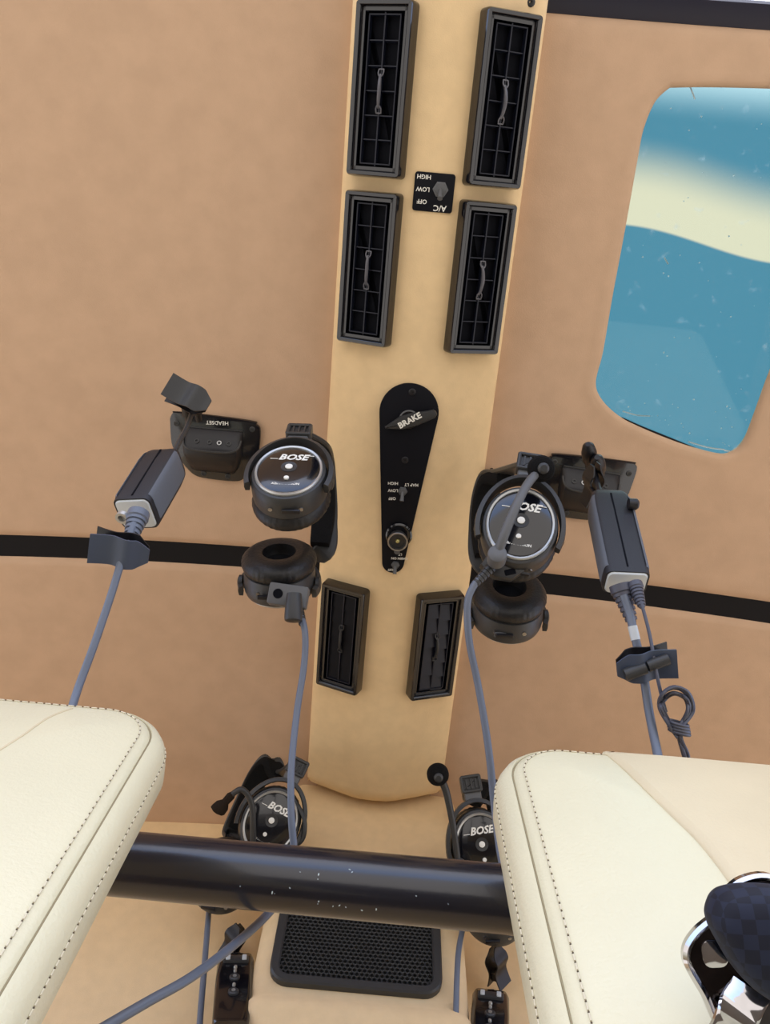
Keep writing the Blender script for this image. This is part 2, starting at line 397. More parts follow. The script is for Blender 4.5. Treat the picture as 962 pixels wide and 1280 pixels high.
# ------------------------------------------------------------------ overhead console
con = thing('overhead_console', 'long padded tan fabric channel running down the middle of the ceiling', 'console', T(0, .27, .95))
prof = [(-.1, .99), (-.1, .96), (-.0985, .9545), (-.095, .9505), (-.088, .947), (-.055, .934), (-.032, .9255), (-.02, .9225), (0, .9215)]
prof = prof+[(-x, z) for x, z in prof[-2::-1]]
ys = [-.25, -.245, -.235]+list(np.linspace(-.22, .79, 40))+[.800, .808, .813, .8155]
rings = []
for y in ys:
    e = 0
    if y > .795: e = .010*(1-math.cos(min(1, (y-.795)/.0205)*PI/2))
    rings.append([Vector((x*(1-e*1.2), y-.27+ (0), z+e*(1 if z < .96 else 0)-.95)) for x, z in prof])
mesh('padded_channel', *loft(rings), felt_lt, con)
for px, py in ((567, -1), (663, 3)):
    p = atz(px, py, .925+(.02 if px > 600 else 0)); g = G()
    g.add(*lathe([(.0045, 0), (.0045, .001), (.0035, .0018), (.0016, .0018), (.0014, .0006), (.0001, .0006)], 16))
    g.build('screw', dgrey, con, M=T(-0, -.27, -.95)@frm(p+Vector((0, 0, -.0005)), (1, 0, 0), (0, 0, -1)))

# ------------------------------------------------------------------ air vents
def vent(x, y, kind, label, Ln=.163):
    sx = -1 if x < 0 else 1
    M = down(x, y, .9355, -.36*sx*-1 if False else (.36 if sx < 0 else -.36))
    v = thing('air_vent', label, 'air vent', M, 'air vents along the overhead console')
    w, l = .031, Ln/2
    P = rrect(-w, w, -l, l, .004, 4)
    rings = [[Vector((a, b, z)) for a, b in inset(P, d)] for d, z in ((-.0008, -.006), (-.0008, .002), (.0, .013), (.0012, .0155), (.0045, .0155), (.0052, .0148), (.0062, .0105), (.0095, .0105), (.0098, .010), (.0104, -.002))]
    bz = mesh('bezel', *loft(rings, False, False), gloss, v)
    mesh('duct', *prism(inset(P, .0095), .0022, .0030), inner, v)
    z0, z1 = .003, .0098
    iw, il = w-.0105, l-.0105
    open_ = kind == 'open'
    g = G(); g.add(*box(-.0007, .0007, -il, il, z0, z1-.0006)); g.build('divider', slatm, v, False)
    for s in (-1, 1):
        g = G(); g.add(*box(s*(iw-.0035)-.0006, s*(iw-.0035)+.0006, -il+.002, il-.002, z0, z1)); g.build('side_rail', slatm, v, False)
    for s in (-1, 1):
        g = G(); g.add(*box(-iw+.003, iw-.003, s*(il-.002)-.0006, s*(il-.002)+.0006, z0, z1)); g.build('end_rail', slatm, v, False)
    nrow = 5 if open_ else 5
    pitch = 2*(il-.002)/(nrow+1); src = {}
    for s in (-1, 1):
        for k in range(nrow+ (0 if open_ else 1)):
            yy = -(il-.002)+pitch*(k+1)
            if open_:
                if s not in src:
                    g = G(); M2 = Matrix.Rotation(-.2, 4, 'X')
                    g.add(*box(-.0078, .0078, -.0005, .0005, -.0038, .0022), M2)
                    src[s] = g.build('slat', slatm, v, False)
                    o = src[s]
                else: o = src[s].copy(); C.objects.link(o)
                o.location = (s*(iw-.0035)/2, yy, .006)
            else:
                if s not in src:
                    g = G(); M2 = Matrix.Rotation(1.5 if kind == 'shut' else 1.38, 4, 'X')
                    g.add(*box(-.0078, .0078, -.0008, .0008, -pitch*.5, pitch*.5), M2)
                    src[s] = g.build('slat', slatm if kind != 'shut' else panelm, v, False)
                    o = src[s]
                else: o = src[s].copy(); C.objects.link(o)
                o.location = (s*(iw-.0035)/2, yy-pitch/2-(.004 if s > 0 and kind != 'shut' else 0), .0062)
    g = G(); hs = .0155
    g.add(*tube([(-.0005, -hs, .0095), (.0002, -hs*.6, .0122), (.0008, 0, .0135), (.0002, hs*.6, .0122), (-.0005, hs, .0095)], lambda t: .0014+.0006*math.sin(t*PI), 8, 5))
    for s in (-1, 1):
        for q in (-1, 1): g.add(*tube([(q*.001, s*hs*.85, .0115), (q*.0028, s*(hs+.0008), .0105), (q*.0026, s*(hs+.005), .009)], .0008, 6, 4))
        g.add(*tube([(-.0026, s*(hs+.0048), .009), (.0026, s*(hs+.0048), .009)], .0008, 6, 0))
    g.build('lever', leverm if open_ else dgrey, v)
    return v
vent(-.0605, -.1015, 'open', 'large black air vent at the very top left of the console')
vent(.0605, -.1015, 'open', 'large black air vent at the top right of the console, above the fan switch')
vent(-.0600, .0765, 'open', 'black air vent left of centre, just below and left of the fan switch plate')
vent(.0600, .0765, 'open', 'black air vent right of centre, just below and right of the fan switch plate')
vent(-.0600, .5485, 'shut', 'shut black air vent beside the left hanging headset, lower left of the brake panel', .155)
vent(.0600, .5485, 'half', 'half closed black air vent beside the right headset, lower right of the brake panel', .155)

# ------------------------------------------------------------------ switch plate and brake panel
ZF = .9215
def toggle(par, x, y, z, r=.0052, ln=.012, lean=-.9, rz=0.):
    g = G(); g.add(*lathe([(r, 0), (r, .001), (r*.9, .0018), (r*.75, .002), (r*.7, .0032), (r*.45, .0034)], 6)); g.build('switch_nut', greyp, par, M=T(x, y, z))
    a = Vector((0, math.sin(lean), math.cos(lean)))
    g = G(); g.add(*tube([Vector((0, 0, .002)), a*ln*.5+Vector((0, 0, .002)), a*ln+Vector((0, 0, .002)), a*ln*1.08+Vector((0, 0, .002))], lambda t: (.0016+.0014*t) if t < .95 else .002, 10, 4))
    g.build('switch_lever', greyp, par, M=T(x, y, z)@rotz(rz))
UP = rotz(PI)
ac = thing('switch_plate', 'small square black switch plate lettered HIGH LOW OFF between the upper vents', 'switch', down(.0015, -.0095, ZF))
mesh('plate', *prism(rrect(-.0215, .0215, -.0195, .0195, .003, 4), -.0005, .0015, .0006), panelm, ac)
for i, w in enumerate(('HIGH', 'LOW', 'OFF')):
    text(w, .0062, T(-.0118, .0148-.0123*i, .0016)@UP, white, ac, bold=.0001)
text('A/C', .0085, T(.008, -.0150, .0016)@UP, white, ac, bold=.00015)
toggle(ac, .0068, .0035, .0015, .0085, .013, -.7)

bp = thing('brake_panel', 'black teardrop shaped panel with BRAKE lever, lamp and switches in console middle', 'control panel', down(-.0025, .30, ZF))
def bl(px, py): p = atz(px, py, ZF-.0025); return (p.x+.0025, .30-p.y)
c1, r1, c2, r2 = bl(511, 516), .0350, bl(491, 704), .0138
cc1, cc2 = Vector(c1), Vector(c2); dd = cc2-cc1; D = dd.length; th = math.acos((r1-r2)/D); ba = math.atan2(dd.y, dd.x)
P = []
for i in range(25): a = ba+th+(2*PI-2*th)*i/24; P.append((cc1.x+r1*math.cos(a), cc1.y+r1*math.sin(a)))
for i in range(17): a = ba-th+2*th*i/16; P.append((cc2.x+r2*math.cos(a), cc2.y+r2*math.sin(a)))
mesh('plate', *prism(P, -.0005, .0025, .0008), panelm, bp)
z = .0025
for px, py in ((515, 490), (506, 575)): x, y = bl(px, py); screw(bp, x, y, z, .0042)
x, y = bl(511, 524)
lv = mesh('lever_hub', *lathe([(.012, 0), (.012, .003), (.0105, .0045), (.009, .0045)], 28), gloss, bp, M=T(x, y, z))
hx, hy = bl(513, 524); ha = math.radians(27)
P = [(-.031, -.0015), (-.012, -.0075), (.006, -.0075), (.022, -.0052), (.028, -.004), (.0315, -.001), (.0315, .003), (.029, .0058), (.022, .006), (.0, .0085), (-.010, .008), (-.031, .0005)]
hd = mesh('brake_lever', *prism(P, .004, .009, .0018), dgrey, bp, M=T(hx, hy, z)@rotz(ha-.12))
text('BRAKE', .0098, T(hx-.001, hy+.0005, z+.0091)@rotz(ha+.12), white, hd, bold=.00035)
hd['label'] = 'dark grey lever lettered BRAKE'
def ptext(s, px, py, size): x, y = bl(px, py); text(s, size, T(x, y, z+.0001)@UP@rotz(.06), white, bp, bold=.00008)
ptext('HIGH', 491, 604, .0052); ptext('LOW', 491, 613, .0052); ptext('OFF', 490, 623, .0052); ptext('MAP LT', 514, 606, .0052)
x, y = bl(503, 614); toggle(bp, x, y, z, .0060, .011, -1.0)
x, y = bl(497, 672)
mesh('lamp_socket', *lathe([(.0165, 0), (.0165, .003), (.0145, .0045), (.0135, .0025)], 36), gloss, bp, M=T(x+.001, y+.004, z))
mesh('lamp_barrel', *lathe([(.0105, 0), (.0118, .006), (.0118, .013), (.0112, .014), (.0095, .014), (.009, .0105), (.003, .010), (.0025, .0115), (.0001, .012)], 36), dgrey, bp, M=T(x, y, z))
mesh('lamp_rim', *loft([ell(r_, r_, z_, 36) for r_, z_ in ((.0116, .0125), (.0126, .0135), (.0120, .0146), (.0108, .0146), (.0104, .0138))], False, False), metalm, bp, M=T(x, y, z))
mesh('lamp_bulb', *lathe([(.0030, .0102), (.0026, .0122), (.0012, .0134), (.0001, .0136)], 20), lens, bp, M=T(x, y, z))
x, y = bl(496, 689); mesh('lamp_pin', *lathe([(.0036, 0), (.0036, .002), (.002, .003)], 14), greyp, bp, M=T(x, y, z))
ptext('CABIN ON', 499, 698, .0043); ptext('LT', 500, 693, .0043); ptext('OFF', 488, 712, .004)
x, y = bl(494, 706); toggle(bp, x, y, z, .0055, .010, -1.0)

# ------------------------------------------------------------------ rear console with speaker grille
rc = thing('rear_console', 'padded tan centre hump on the rear wall below the overhead console', 'console', T(0, .88, .5))
P = rrect(-.126, .126, .832, .918, .026, 6)
rings = []
for zz, e, sh in ((-.9, 0, 0), (.50, 0, 0), (.585, .0, 0), (.605, -.012, -.012), (.620, -.010, -.010), (.632, .0, 0), (.74, 0, 0), (.87, .0, .0), (.93, .0, .0), (.985, .0, .0)):
    rings.append([Vector((x*(1+(-e)*1.2), y+(sh if y < .88 else 0)-.88, zz-.5)) for x, y in P])
mesh('padded_hump', *loft(rings), felt_lt, rc)
sg = thing('speaker_grille', 'black mesh speaker grille with rounded frame on the rear centre hump', 'speaker', frm(Vector((-.004, .8305, .735)), (1, 0, 0), (0, -1, .0)))
P = rrect(-.101, .097, -.095, .085, .022, 6)
mesh('frame', *frame_ring(P, .011, -.002, .008, .002), dgrey, sg)
mesh('cloth', *prism(inset(P, .009), -.001, .002), meshm, sg)
g = G(); h = .0058; k = 0
yy = -.086
row = 0
while yy < .076:
    xx = -.094+(h*.5 if row % 2 else 0)
    while xx < .090:
        hexo = [(xx+h*.56*math.cos(PI/6+q*PI/3), yy+h*.56*math.sin(PI/6+q*PI/3)) for q in range(6)]
        inn = [(xx+h*.40*math.cos(PI/6+q*PI/3), yy+h*.40*math.sin(PI/6+q*PI/3)) for q in range(6)]
        V = [Vector((a, b, .0035)) for a, b in hexo]+[Vector((a, b, .0042)) for a, b in inn]+[Vector((a, b, .0022)) for a, b in inn]
        Fs = [[q, (q+1) % 6, 6+(q+1) % 6, 6+q] for q in range(6)]+[[6+q, 6+(q+1) % 6, 12+(q+1) % 6, 12+q] for q in range(6)]
        g.add(V, Fs); xx += h
    yy += h*.866; row += 1
o = g.build('honeycomb_mesh', dgrey, sg, False); o['kind'] = 'stuff'

# ------------------------------------------------------------------ jack panels
def jack_panel(cx, cy, label, zz, rot=0., mirror=1):
    j = thing('jack_panel', label, 'socket panel', down(cx, cy, zz, 0, rot), 'headset jack panels')
    P = [(-.056, .032), (-.052, .040), (-.044, .0425), (.044, .0385), (.053, .034), (.058, .026), (.056, -.008), (.050, -.026), (.038, -.039), (.026, -.0435), (-.008, -.043), (-.024, -.040), (-.034, -.032), (-.044, -.019), (-.054, .0)]
    P = [(x*mirror, y) for x, y in P]
    if mirror < 0: P = P[::-1]
    pp = [(p.x, p.y) for p in spline([Vector((*q, 0)) for q in P+[P[0]]], 4)[:-1]]
    mesh('base_plate', *prism(pp, -.002, .003, .0012), gloss, j)
    # housing bulging towards the viewer, its socket face towards the front
    rings = []
    for y, hh, w in ((.0245, .003, .0365), (.023, .0075, .037), (.014, .015, .0375), (.006, .0215, .0375), (.003, .0245, .037), (-.001, .025, .0365), (-.008, .023, .036), (-.018, .0175, .034), (-.026, .011, .031), (-.031, .006, .028), (-.034, .002, .026)):
        r = [Vector((-w, y, .001)), Vector((-w+.0005, y, hh*.6)), Vector((-w+.004, y, hh*.92)), Vector((-w+.009, y, hh))]
        r += [Vector((-p.x, p.y, p.z)) for p in r[::-1]]
        rings.append(r)
    mesh('housing', *loft(rings), blk, j)
    g = G(); g.add(*tube([(-.036, .014, .0125), (-.034, .007, .0205), (-.027, .0025, .0245), (-.01, .001, .0248), (.01, .001, .0248), (.027, .0025, .0245), (.034, .007, .0205), (.036, .014, .0125)], .0014, 8, 5)); g.build('lip', dgrey, j)
    mesh('socket_rail', *box(-.036, .036, .0235, .0258, .002, .0055, .001), dgrey, j)
    for x, y in ((-.047, .027), (.048, .028), (-.013, -.036), (.018, -.037)): screw(j, x*mirror, y, .003, .0036, dgrey)
    for k, x in enumerate((-.018, -.002, .010, .022)):
        mesh('socket', *lathe([(.003, 0), (.003, .0015), (.0018, .0015), (.0016, .0002), (.0001, .0002)], 14), metalm if k == 2 else dgrey, j, M=T(x*mirror, .0105, .0172)@Matrix.Rotation(-.7, 4, 'X'))
    if mirror > 0: text('HEADSET', .0068, T(.004, .0325, .0032)@UP@rotz(.045), white, j, bold=.00005)
    return j
jack_panel(-.2425, .3105, 'black jack panel lettered HEADSET on the ceiling left of the console', zc(.24)-.001)
jack_panel(.2325, .3205, 'black jack panel on the ceiling right of the console, near the skylight', zc(.24)-.001, -.06, -1)

# ------------------------------------------------------------------ headsets
EA, EB = .0385, .0455
def ruffle(k, a): return lambda s: 1+a*math.cos(2*PI*s*k)*(.6+.4*math.cos(2*PI*s*7.3))
def ear_cup(par, M, kind, name='ear_cup', sc=1.):
    """kind 'front': outer face with badge shows; 'rear': cushion shows.  local z = outward from the head, y = up"""
    M = M@Matrix.Scale(sc, 4)
    a, b = EA, EB
    rings = [ell(a*f, b*f, zz) for f, zz in ((.90, -.026), (.98, -.024), (1.0, -.018), (1.0, -.008), (.985, -.003), (.95, .0005), (.90, .0015), (.86, .001), (.82, .0))]
    cup = mesh(name, *loft(rings, True, True), dgrey, par, M=M)
    # cushion
    rings = []
    for q in range(13):
        t = q/12*PI*1.15
        f = 1.0-.20+.20*math.sin(t) if t < PI/2 else .62+.38*math.sin(t)
        zz = -.034+.011*math.cos(t)
        rings.append(ell(a*f*1.04, b*f*1.04, zz, 120, f=ruffle(38, .010*max(0, math.sin(t)))))
    rings.append(ell(a*.48, b*.48, -.034, 120)); rings.append(ell(a*.42, b*.42, -.029, 120))
    mesh('ear_cushion', *loft(rings, False, True), cush, cup, M=M)
    mesh('ear_liner', *loft([ell(a*.46, b*.46, -.0315), ell(a*.1, b*.1, -.0295)], False, True), foamm, cup, M=M)
    # outer face
    mesh('silver_ring', *loft([ell(a*f, b*f, zz) for f, zz in ((.885, .0005), (.885, .003), (.86, .0042), (.815, .0035), (.80, .001))], False, False), silver, cup, M=M)
    fp = mesh('face_plate', *loft([ell(a*f, b*f, zz) for f, zz in ((.81, .0005), (.81, .0022), (.76, .0032), (.45, .0042), (.15, .0046))], False, True), gloss, cup, M=M)
    text('BOSE', .0125, M@T(.002, .0185, .0044), white, cup, shear=.3, bold=.0004)
    for q in (box(-.021, -.013, .0158, .0165, .004, .0044), box(.013, .023, .0218, .0225, .0036, .0041)): gg = G(); gg.add(*q); gg.build('badge_stripe', white, cup, False, M=M)
    text('A20 AVIATION', .0042, M@T(.0, -.0235, .0038), white, cup, bold=.00012)
    mesh('button_dish', *lathe([(.0085, .0035), (.0080, .0052), (.006, .0049), (.004, .0045)], 24), dgrey, cup, M=M@T(0, .0025, 0))
    for yy, r in ((.0025, .0038), (-.0155, .0026)):
        mesh('white_dot', *lathe([(r, .003), (r, .0056), (r*.8, .0061)], 20), white, cup, M=M@T(0, yy, 0))
    # groove and port details on the cup side
    mesh('side_port', *box(-.009, .009, -.0022, .0022, -.0, .0025, .001), blk, cup, M=M@T(a*math.sin(.2), -b*1.0, -.012)@Matrix.Rotation(PI/2, 4, 'X'))
    gg = G()
    for s in (-.35, .45): gg.add(*lathe([(.0022, 0), (.0022, .0012), (.001, .0012)], 12), T(a*math.sin(s), -b*math.cos(s), -.013)@Matrix.Rotation(PI/2, 4, 'X'))
    gg.build('side_screw', metalm, cup, M=M)
    # yoke : a C round the upper half of the cup
    rings = []
    for q in range(33):
        s = math.radians(-22)+math.radians(224)*q/32; w = .0055+.0035*math.sin(max(0, min(1, q/32))*PI)
        cx, cy = math.cos(s), math.sin(s)
        r = []
        for da, zz in ((.0015, -w), (.006, -w*.8), (.0068, 0), (.006, w*.8), (.0015, w), (.0005, 0)):
            r.append(Vector(((a+da)*cx, (b+da+.002+.004*max(0, cy))*cy, zz-.0045)))
        rings.append(r)
    mesh('yoke', *loft(rings), dgrey, cup, M=M)
    for s in (-1, 1):
        mesh('pivot_cap', *lathe([(.008, 0), (.008, .004), (.005, .0055)], 16), dgrey, cup, M=M@T(s*(a+.001), -.004, -.008)@Matrix.Rotation(s*PI/2, 4, 'Y'))
    return cup
def slider(par, a, b, wdir, w=.024):
    g = G(); g.add(*ribbon([a, lerp(a, b, .5), b], wdir, w, .007, 3)); o = g.build('slider', greyp, par)
    n = (b-a).normalized(); z_ = Vector(wdir).cross(n).normalized()
    g = G(); Mx = frm(b, wdir, z_)
    P = rrect(-w*.62, w*.62, -.011, .011, .003, 3)
    g.add(*frame_ring(P, .004, -.006, .007, .001), Mx); g.add(*prism(inset(P, .004), -.004, .004), Mx)
    for k in (-1, 0, 1): g.add(*box(k*.006-.0009, k*.006+.0009, -.006, .006, .004, .006), Mx)
    g.build('slider_buckle', dgrey, par); return b
def headset(label, cat, fc, fn, fx, rc_, rn, rx, crown, wdir, group, mic=None, cable=None, extra=None, sc=1., cab_r=.0032):
    """fc/rc_ cup centres; fn/rn outward normals; fx/rx local x directions; crown: band points between both sliders"""
    h = thing('aviation_headset', label, cat, T(*crown[len(crown)//2]), group)
    I = T(*crown[len(crown)//2]).inverted()
    Mf, Mr = I@frm(fc, fx, fn), I@frm(rc_, rx, rn)
    c1 = ear_cup(h, Mf, 'front', sc=sc); c2 = ear_cup(h, Mr, 'rear', sc=sc)
    ends = []
    for M_ in (Mf, Mr):
        a = M_@Vector((0, (EB+.008)*sc, -.004)); b = M_@Vector((0, (EB+.030)*sc, -.006))
        slider(h, a, b, M_.to_3x3()@Vector((1, 0, 0)), .022*sc); ends.append((a, b))
    pts = [ends[0][1]]+[I@Vector(p) for p in crown]+[ends[1][1]]
    g = G(); g.add(*ribbon(pts, wdir, .024*sc, .006, 8)); g.build('headband', dgrey, h)
    inn = [lerp(p, (ends[0][1]+ends[1][1])/2, .13) for p in pts[1:-1]]
    g = G(); g.add(*ribbon(inn, wdir, .029*sc, .014, 8, lambda t: .75+.25*math.sin(t*PI))); g.build('headband_pad', foamm, h)
    if mic:
        path, r0, r1, foam_r, fm, gr = mic
        pp = [I@Vector(p) for p in path]
        g = G(); g.add(*tube(pp, lambda t: r0+(r1-r0)*t, 10, 6)); bm_ = g.build('microphone_boom', greyp if gr else dgrey, h)
        dr = (pp[-1]-pp[-2]).normalized()
        if fm == 'worn':
            g = G(); Mx = frm(pp[-1], dr.orthogonal(), dr); g.add(*lathe([(.004, -.016), (.006, -.012), (.0055, -.002), (.010, .004), (.011, .012), (.007, .014), (.003, .012)], 9, 1.1, .8)); g.build('microphone_foam', oldfoam, bm_, M=Mx)
        else:
            zd = I.to_3x3()@Vector(fm); Mx = frm(pp[-1], zd.orthogonal(), zd)
            g = G(); g.add(*lathe([(foam_r*.3, -.010), (foam_r*.85, -.008), (foam_r, -.003), (foam_r, .003), (foam_r*.86, .008), (foam_r*.5, .0105), (.0003, .011)], 28)); g.build('microphone_foam', foamm, bm_, M=Mx)
            g = G(); g.add(*lathe([(foam_r*.45, .0), (foam_r*.42, .013), (foam_r*.25, .015)], 16)); g.build('microphone_body', dgrey, bm_, M=Mx)
        kn = G(); Mx = frm(pp[0], (Mf.to_3x3()@Vector((1, 0, 0))), Mf.to_3x3()@Vector((0, 0, 1)))
        kn.add(*lathe([(.009, -.010), (.0095, .002), (.0088, .006), (.0065, .0078), (.002, .008)], 24)); kn.build('boom_pivot', greyp if gr else dgrey, bm_, M=Mx)
    if cable:
        cp = [I@Vector(p) for p in cable]
        g = G(); g.add(*tube(cp, cab_r, 10, 8)); cb = g.build('cable', cablem, h); cb['label'] = 'blue grey cable'
        g = G(); d0 = (cp[1]-cp[0]).normalized(); Mx = frm(cp[0], d0.orthogonal(), d0)
        pr = [(.0045, -.010)]
        for k in range(6): pr += [(.0056-.0003*k, -.008+.004*k), (.0056-.0003*k, -.0055+.004*k), (.0044-.0002*k, -.0053+.004*k), (.0044-.0002*k, -.0042+.004*k)]
        g.add(*lathe(pr, 16)); g.build('strain_relief', dgrey, cb, M=Mx)
    return h, I, c1, c2, Mf, Mr
GR1 = 'headsets hanging from the ceiling beside the console'
# left
fc = at(361, 590, .800); rcL = at(352, 722, .835)+Vector((0, .03, 0))
h, I, c1, c2, Mf, Mr = headset('black aviation headset hanging left of console beside the brake panel', 'headset',
    fc, cd(.0, .76, -.65), cd(1, -.08, 0), at(350, 735, .875), cd(-.02, -.93, .36), cd(-1, .06, 0),
    [at(398, 556, .90), at(405, 575, .945), at(408, 610, .955), at(409, 650, .95), at(404, 690, .93)], (1, 0, 0), GR1,
    cable=[at(374, 765, .815), at(381, 790, .80), at(380, 830, .79), at(371, 890, .77), at(364, 960, .74), at(364, 1020, .72), at(367, 1065, .71), at(362, 1105, .70), at(335, 1142, .66), at(290, 1183, .60), at(238, 1222, .55), at(185, 1252, .52), at(120, 1290, .49)], cab_r=.0034)
# port block under the rear cup
g = G(); Mx = I@frm(at(360, 743, .815), cd(1, -.15, 0), cd(0, .25, -.97))
g.add(*box(-.020, .020, -.012, .010, -.012, .003, .002), Mx); g.build('boom_mount', greyp, c2)
mesh('mount_hole', *lathe([(.005, .0028), (.005, .0036), (.003, .0034)], 18), inner, c2, M=Mx@T(-.010, -.001, 0))
mesh('boom_knob', *lathe([(.0075, -.012), (.0088, .0), (.009, .012), (.0085, .015), (.007, .016)], 22), dgrey, c2, M=I@frm(at(367, 757, .80), cd(1, 0, 0), cd(0, -.93, -.35)))
g = G(); Mx = I@frm(at(358, 662, .83), cd(1, 0, 0), cd(0, .3, -.95))
# right
h, I, c1, c2, Mf, Mr = headset('black aviation headset hanging right of console with its microphone boom across the cup', 'headset',
    at(650, 656, .795), cd(-.05, .48, -.87), cd(1, -.25, 0), at(632, 774, .875), cd(-.02, -.88, .47), cd(-1, .05, 0),
    [at(630, 590, .92), at(612, 594, .955), at(602, 620, .965), at(598, 660, .96), at(600, 700, .94)], (1, 0, 0), GR1,
    mic=([at(621, 695, .762), at(630, 668, .760), at(646, 630, .768), at(660, 604, .785), at(676, 586, .80)], .0052, .0042, .0135, (0, -.35, -.94), True),
    cable=[at(607, 716, .775), at(592, 732, .77), at(584, 755, .765), at(586, 800, .76), at(596, 850, .755), at(605, 900, .745), at(612, 950, .735), at(618, 1010, .725), at(627, 1075, .70), at(643, 1115, .66), at(690, 1180, .60)], cab_r=.0036)
g = G(); Mx = I@frm(at(628, 706, .785), cd(1, -.3, 0), cd(0, .3, -.95))
g.add(*prism([(-.021, -.006), (-.005, -.014), (.012, -.012), (.022, -.001), (.016, .008), (-.014, .012)], -.012, .003, .002), Mx); g.build('boom_mount', dgrey, c1)
mesh('mount_slot', *box(-.005, .006, -.003, .003, .0025, .0036, .001), inner, c1, M=Mx@T(.008, -.006)@rotz(.5))
mesh('side_label', *box(-.006, .006, -.0025, .0025, 0, .002), greyp, c2, M=Mr@T(.012, -EB*.955, -.012)@Matrix.Rotation(PI/2, 4, 'X'))
# rear pair
GR2 = 'headsets hanging from the rear end of the ceiling'
h, I, c1, c2, Mf, Mr = headset('rear headset left of the console end, its microphone boom curling to a worn foam tip', 'headset',
    at(338, 1028, 1.03), cd(.15, .35, -.93), cd(.9, -.45, 0), at(277, 1108, 1.03), cd(-.2, -.92, .35), cd(-1, .1, 0),
    [at(352, 968, 1.12), at(338, 950, 1.135), at(322, 966, 1.14), at(305, 1000, 1.14), at(288, 1040, 1.13)], (.8, .3, 0), GR2,
    mic=([at(316, 1062, 1.005), at(316, 1030, 1.0), at(314, 1003, 1.0), at(303, 987, 1.0), at(290, 993, 1.0), at(280, 1004, 1.0)], .004, .0035, .01, 'worn', False),
    cable=[at(262, 1125, 1.05), at(260, 1150, 1.0), at(256, 1200, .95), at(249, 1290, .87), at(248, 1360, .8)], cab_r=.0036)
g = G(); g.add(*tube([I@at(344, 1062, 1.04), I@at(375, 1053, 1.03), I@at(381, 1030, 1.03), I@at(374, 1010, 1.04), I@at(363, 998, 1.05)], .0028, 8, 6)); g.build('cable_loop', dgrey, h)
h, I, c1, c2, Mf, Mr = headset('rear headset right of the console end, round black microphone resting on the console', 'headset',
    at(602, 1058, 1.01), cd(.02, .35, -.93), cd(1, .15, 0), at(616, 1146, 1.0), cd(0, -.92, .35), cd(-1, -.05, 0),
    [at(590, 1000, 1.10), at(603, 978, 1.125), at(618, 985, 1.14), at(626, 1020, 1.14), at(626, 1070, 1.13)], (1, 0, 0), GR2,
    mic=([at(573, 1082, .985), at(568, 1045, .985), at(562, 1010, .985), at(556, 985, .985), at(547, 968, .985)], .0036, .005, .0135, (0, -.35, -.94), False),
    cable=[at(582, 1130, 1.02), at(578, 1160, .98), at(572, 1200, .93), at(569, 1300, .86), at(570, 1360, .8)], cab_r=.0034)
for px, py, zz, lb in ((400, 588, .968, 'small black hook on the ceiling carrying the left headset'), (610, 600, .968, 'small black hook on the ceiling carrying the right headset'),
                       (340, 958, .968, 'small black hook at the rear carrying the rear left headset'), (608, 985, .968, 'small black hook at the rear carrying the rear right headset')):
    p = atz(px, py, zz); t = thing('headset_hook', lb, 'hook', down(p.x, p.y, zz))
    mesh('hook_plate', *prism(rrect(-.010, .010, -.012, .012, .003, 3), -.004, .002, .0008), blk, t)
    g = G(); g.add(*tube([(0, 0, .0), (0, 0, .012), (0, .004, .024), (0, .016, .026), (0, .02, .018)], .0026, 8, 5)); g.build('hook_arm', blk, t)

# ------------------------------------------------------------------ control boxes with their cords
def control_box(label, top, bot, roll, w=.021, dp=.0145, flip=1):
    ax = (bot-top); Ln = ax.length; yd = -ax.normalized()
    # z towards the viewer
    mid = (top+bot)/2; tv = (Vector(CAM)-mid); z_ = (tv-yd*tv.dot(yd)).normalized(); x_ = yd.cross(z_)
    a = roll; x2 = x_*math.cos(a)+z_*math.sin(a)
    M = frm(mid, x2, x2.cross(yd))
    b = thing('control_box', label, 'control box', M)
    rings = []
    for t, f in ((-.5, .98), (-.47, 1.), (.2, 1.02), (.34, .99), (.40, .95), (.45, .86), (.48, .72), (.5, .5), (.506, .25)):
        rings.append([Vector((x*f, t*Ln, y*f)) for x, y in rrect(-w, w, -dp, dp, .006, 4)])
    mesh('body', *loft(rings), boxdk, b)
    for s in (-1, 1):
        rings = []
        for t, f in ((-.44, .97), (-.42, 1.0), (.24, 1.02), (.34, .985), (.38, .93)):
            rings.append([Vector((s*(abs(x)*f), t*Ln, y)) for x, y in ((w*.72, -dp*.72*f), (w*1.035, -dp*.62*f), (w*1.055, 0), (w*1.035, dp*.72*f), (w*.97, dp*.93*f), (w*.86, dp*1.02*f), (w*.86, dp*.9*f))])
        mesh('side_grip', *loft(rings), boxgr, b)
    mesh('end_cap', *loft([[Vector((x*f, y_*1., z*f)) for x, z in rrect(-w, w, -dp, dp, .006, 4)] for f, y_ in ((.9, -.46*Ln), (.9, -.50*Ln), (.86, -.515*Ln), (.72, -.52*Ln))]), endcap, b)
    g = G(); g.add(*box(-.0008, .0008, -.45*Ln, .40*Ln, dp*.98, dp*1.03)); g.build('seam_line', inner, b, False)
    return b, M, Ln
lt, lb_ = at(211, 574, .815), at(170, 642, .742)
b, M, Ln = control_box('dark control box hanging left of the console on a grey blue cord', lt, lb_, .72, .0185, .0175)
I = M.inverted()
def boot(par, p, d, m=cablem, s=1.):
    pr = [(.0085, -.004), (.0088, .002)]
    for k in range(6): r = (.0078-.0006*k); pr += [(r, .003+.004*k), (r, .0055+.004*k), (r-.0013, .0057+.004*k), (r-.0013, .0068+.004*k)]
    pr.append((.003, .028))
    g = G(); g.add(*lathe([(a*s, z*s) for a, z in pr], 18)); return g.build('cord_boot', m, par, M=frm(p, d.orthogonal(), d))
def seg(*pts): return [Vector(p) for p in pts]
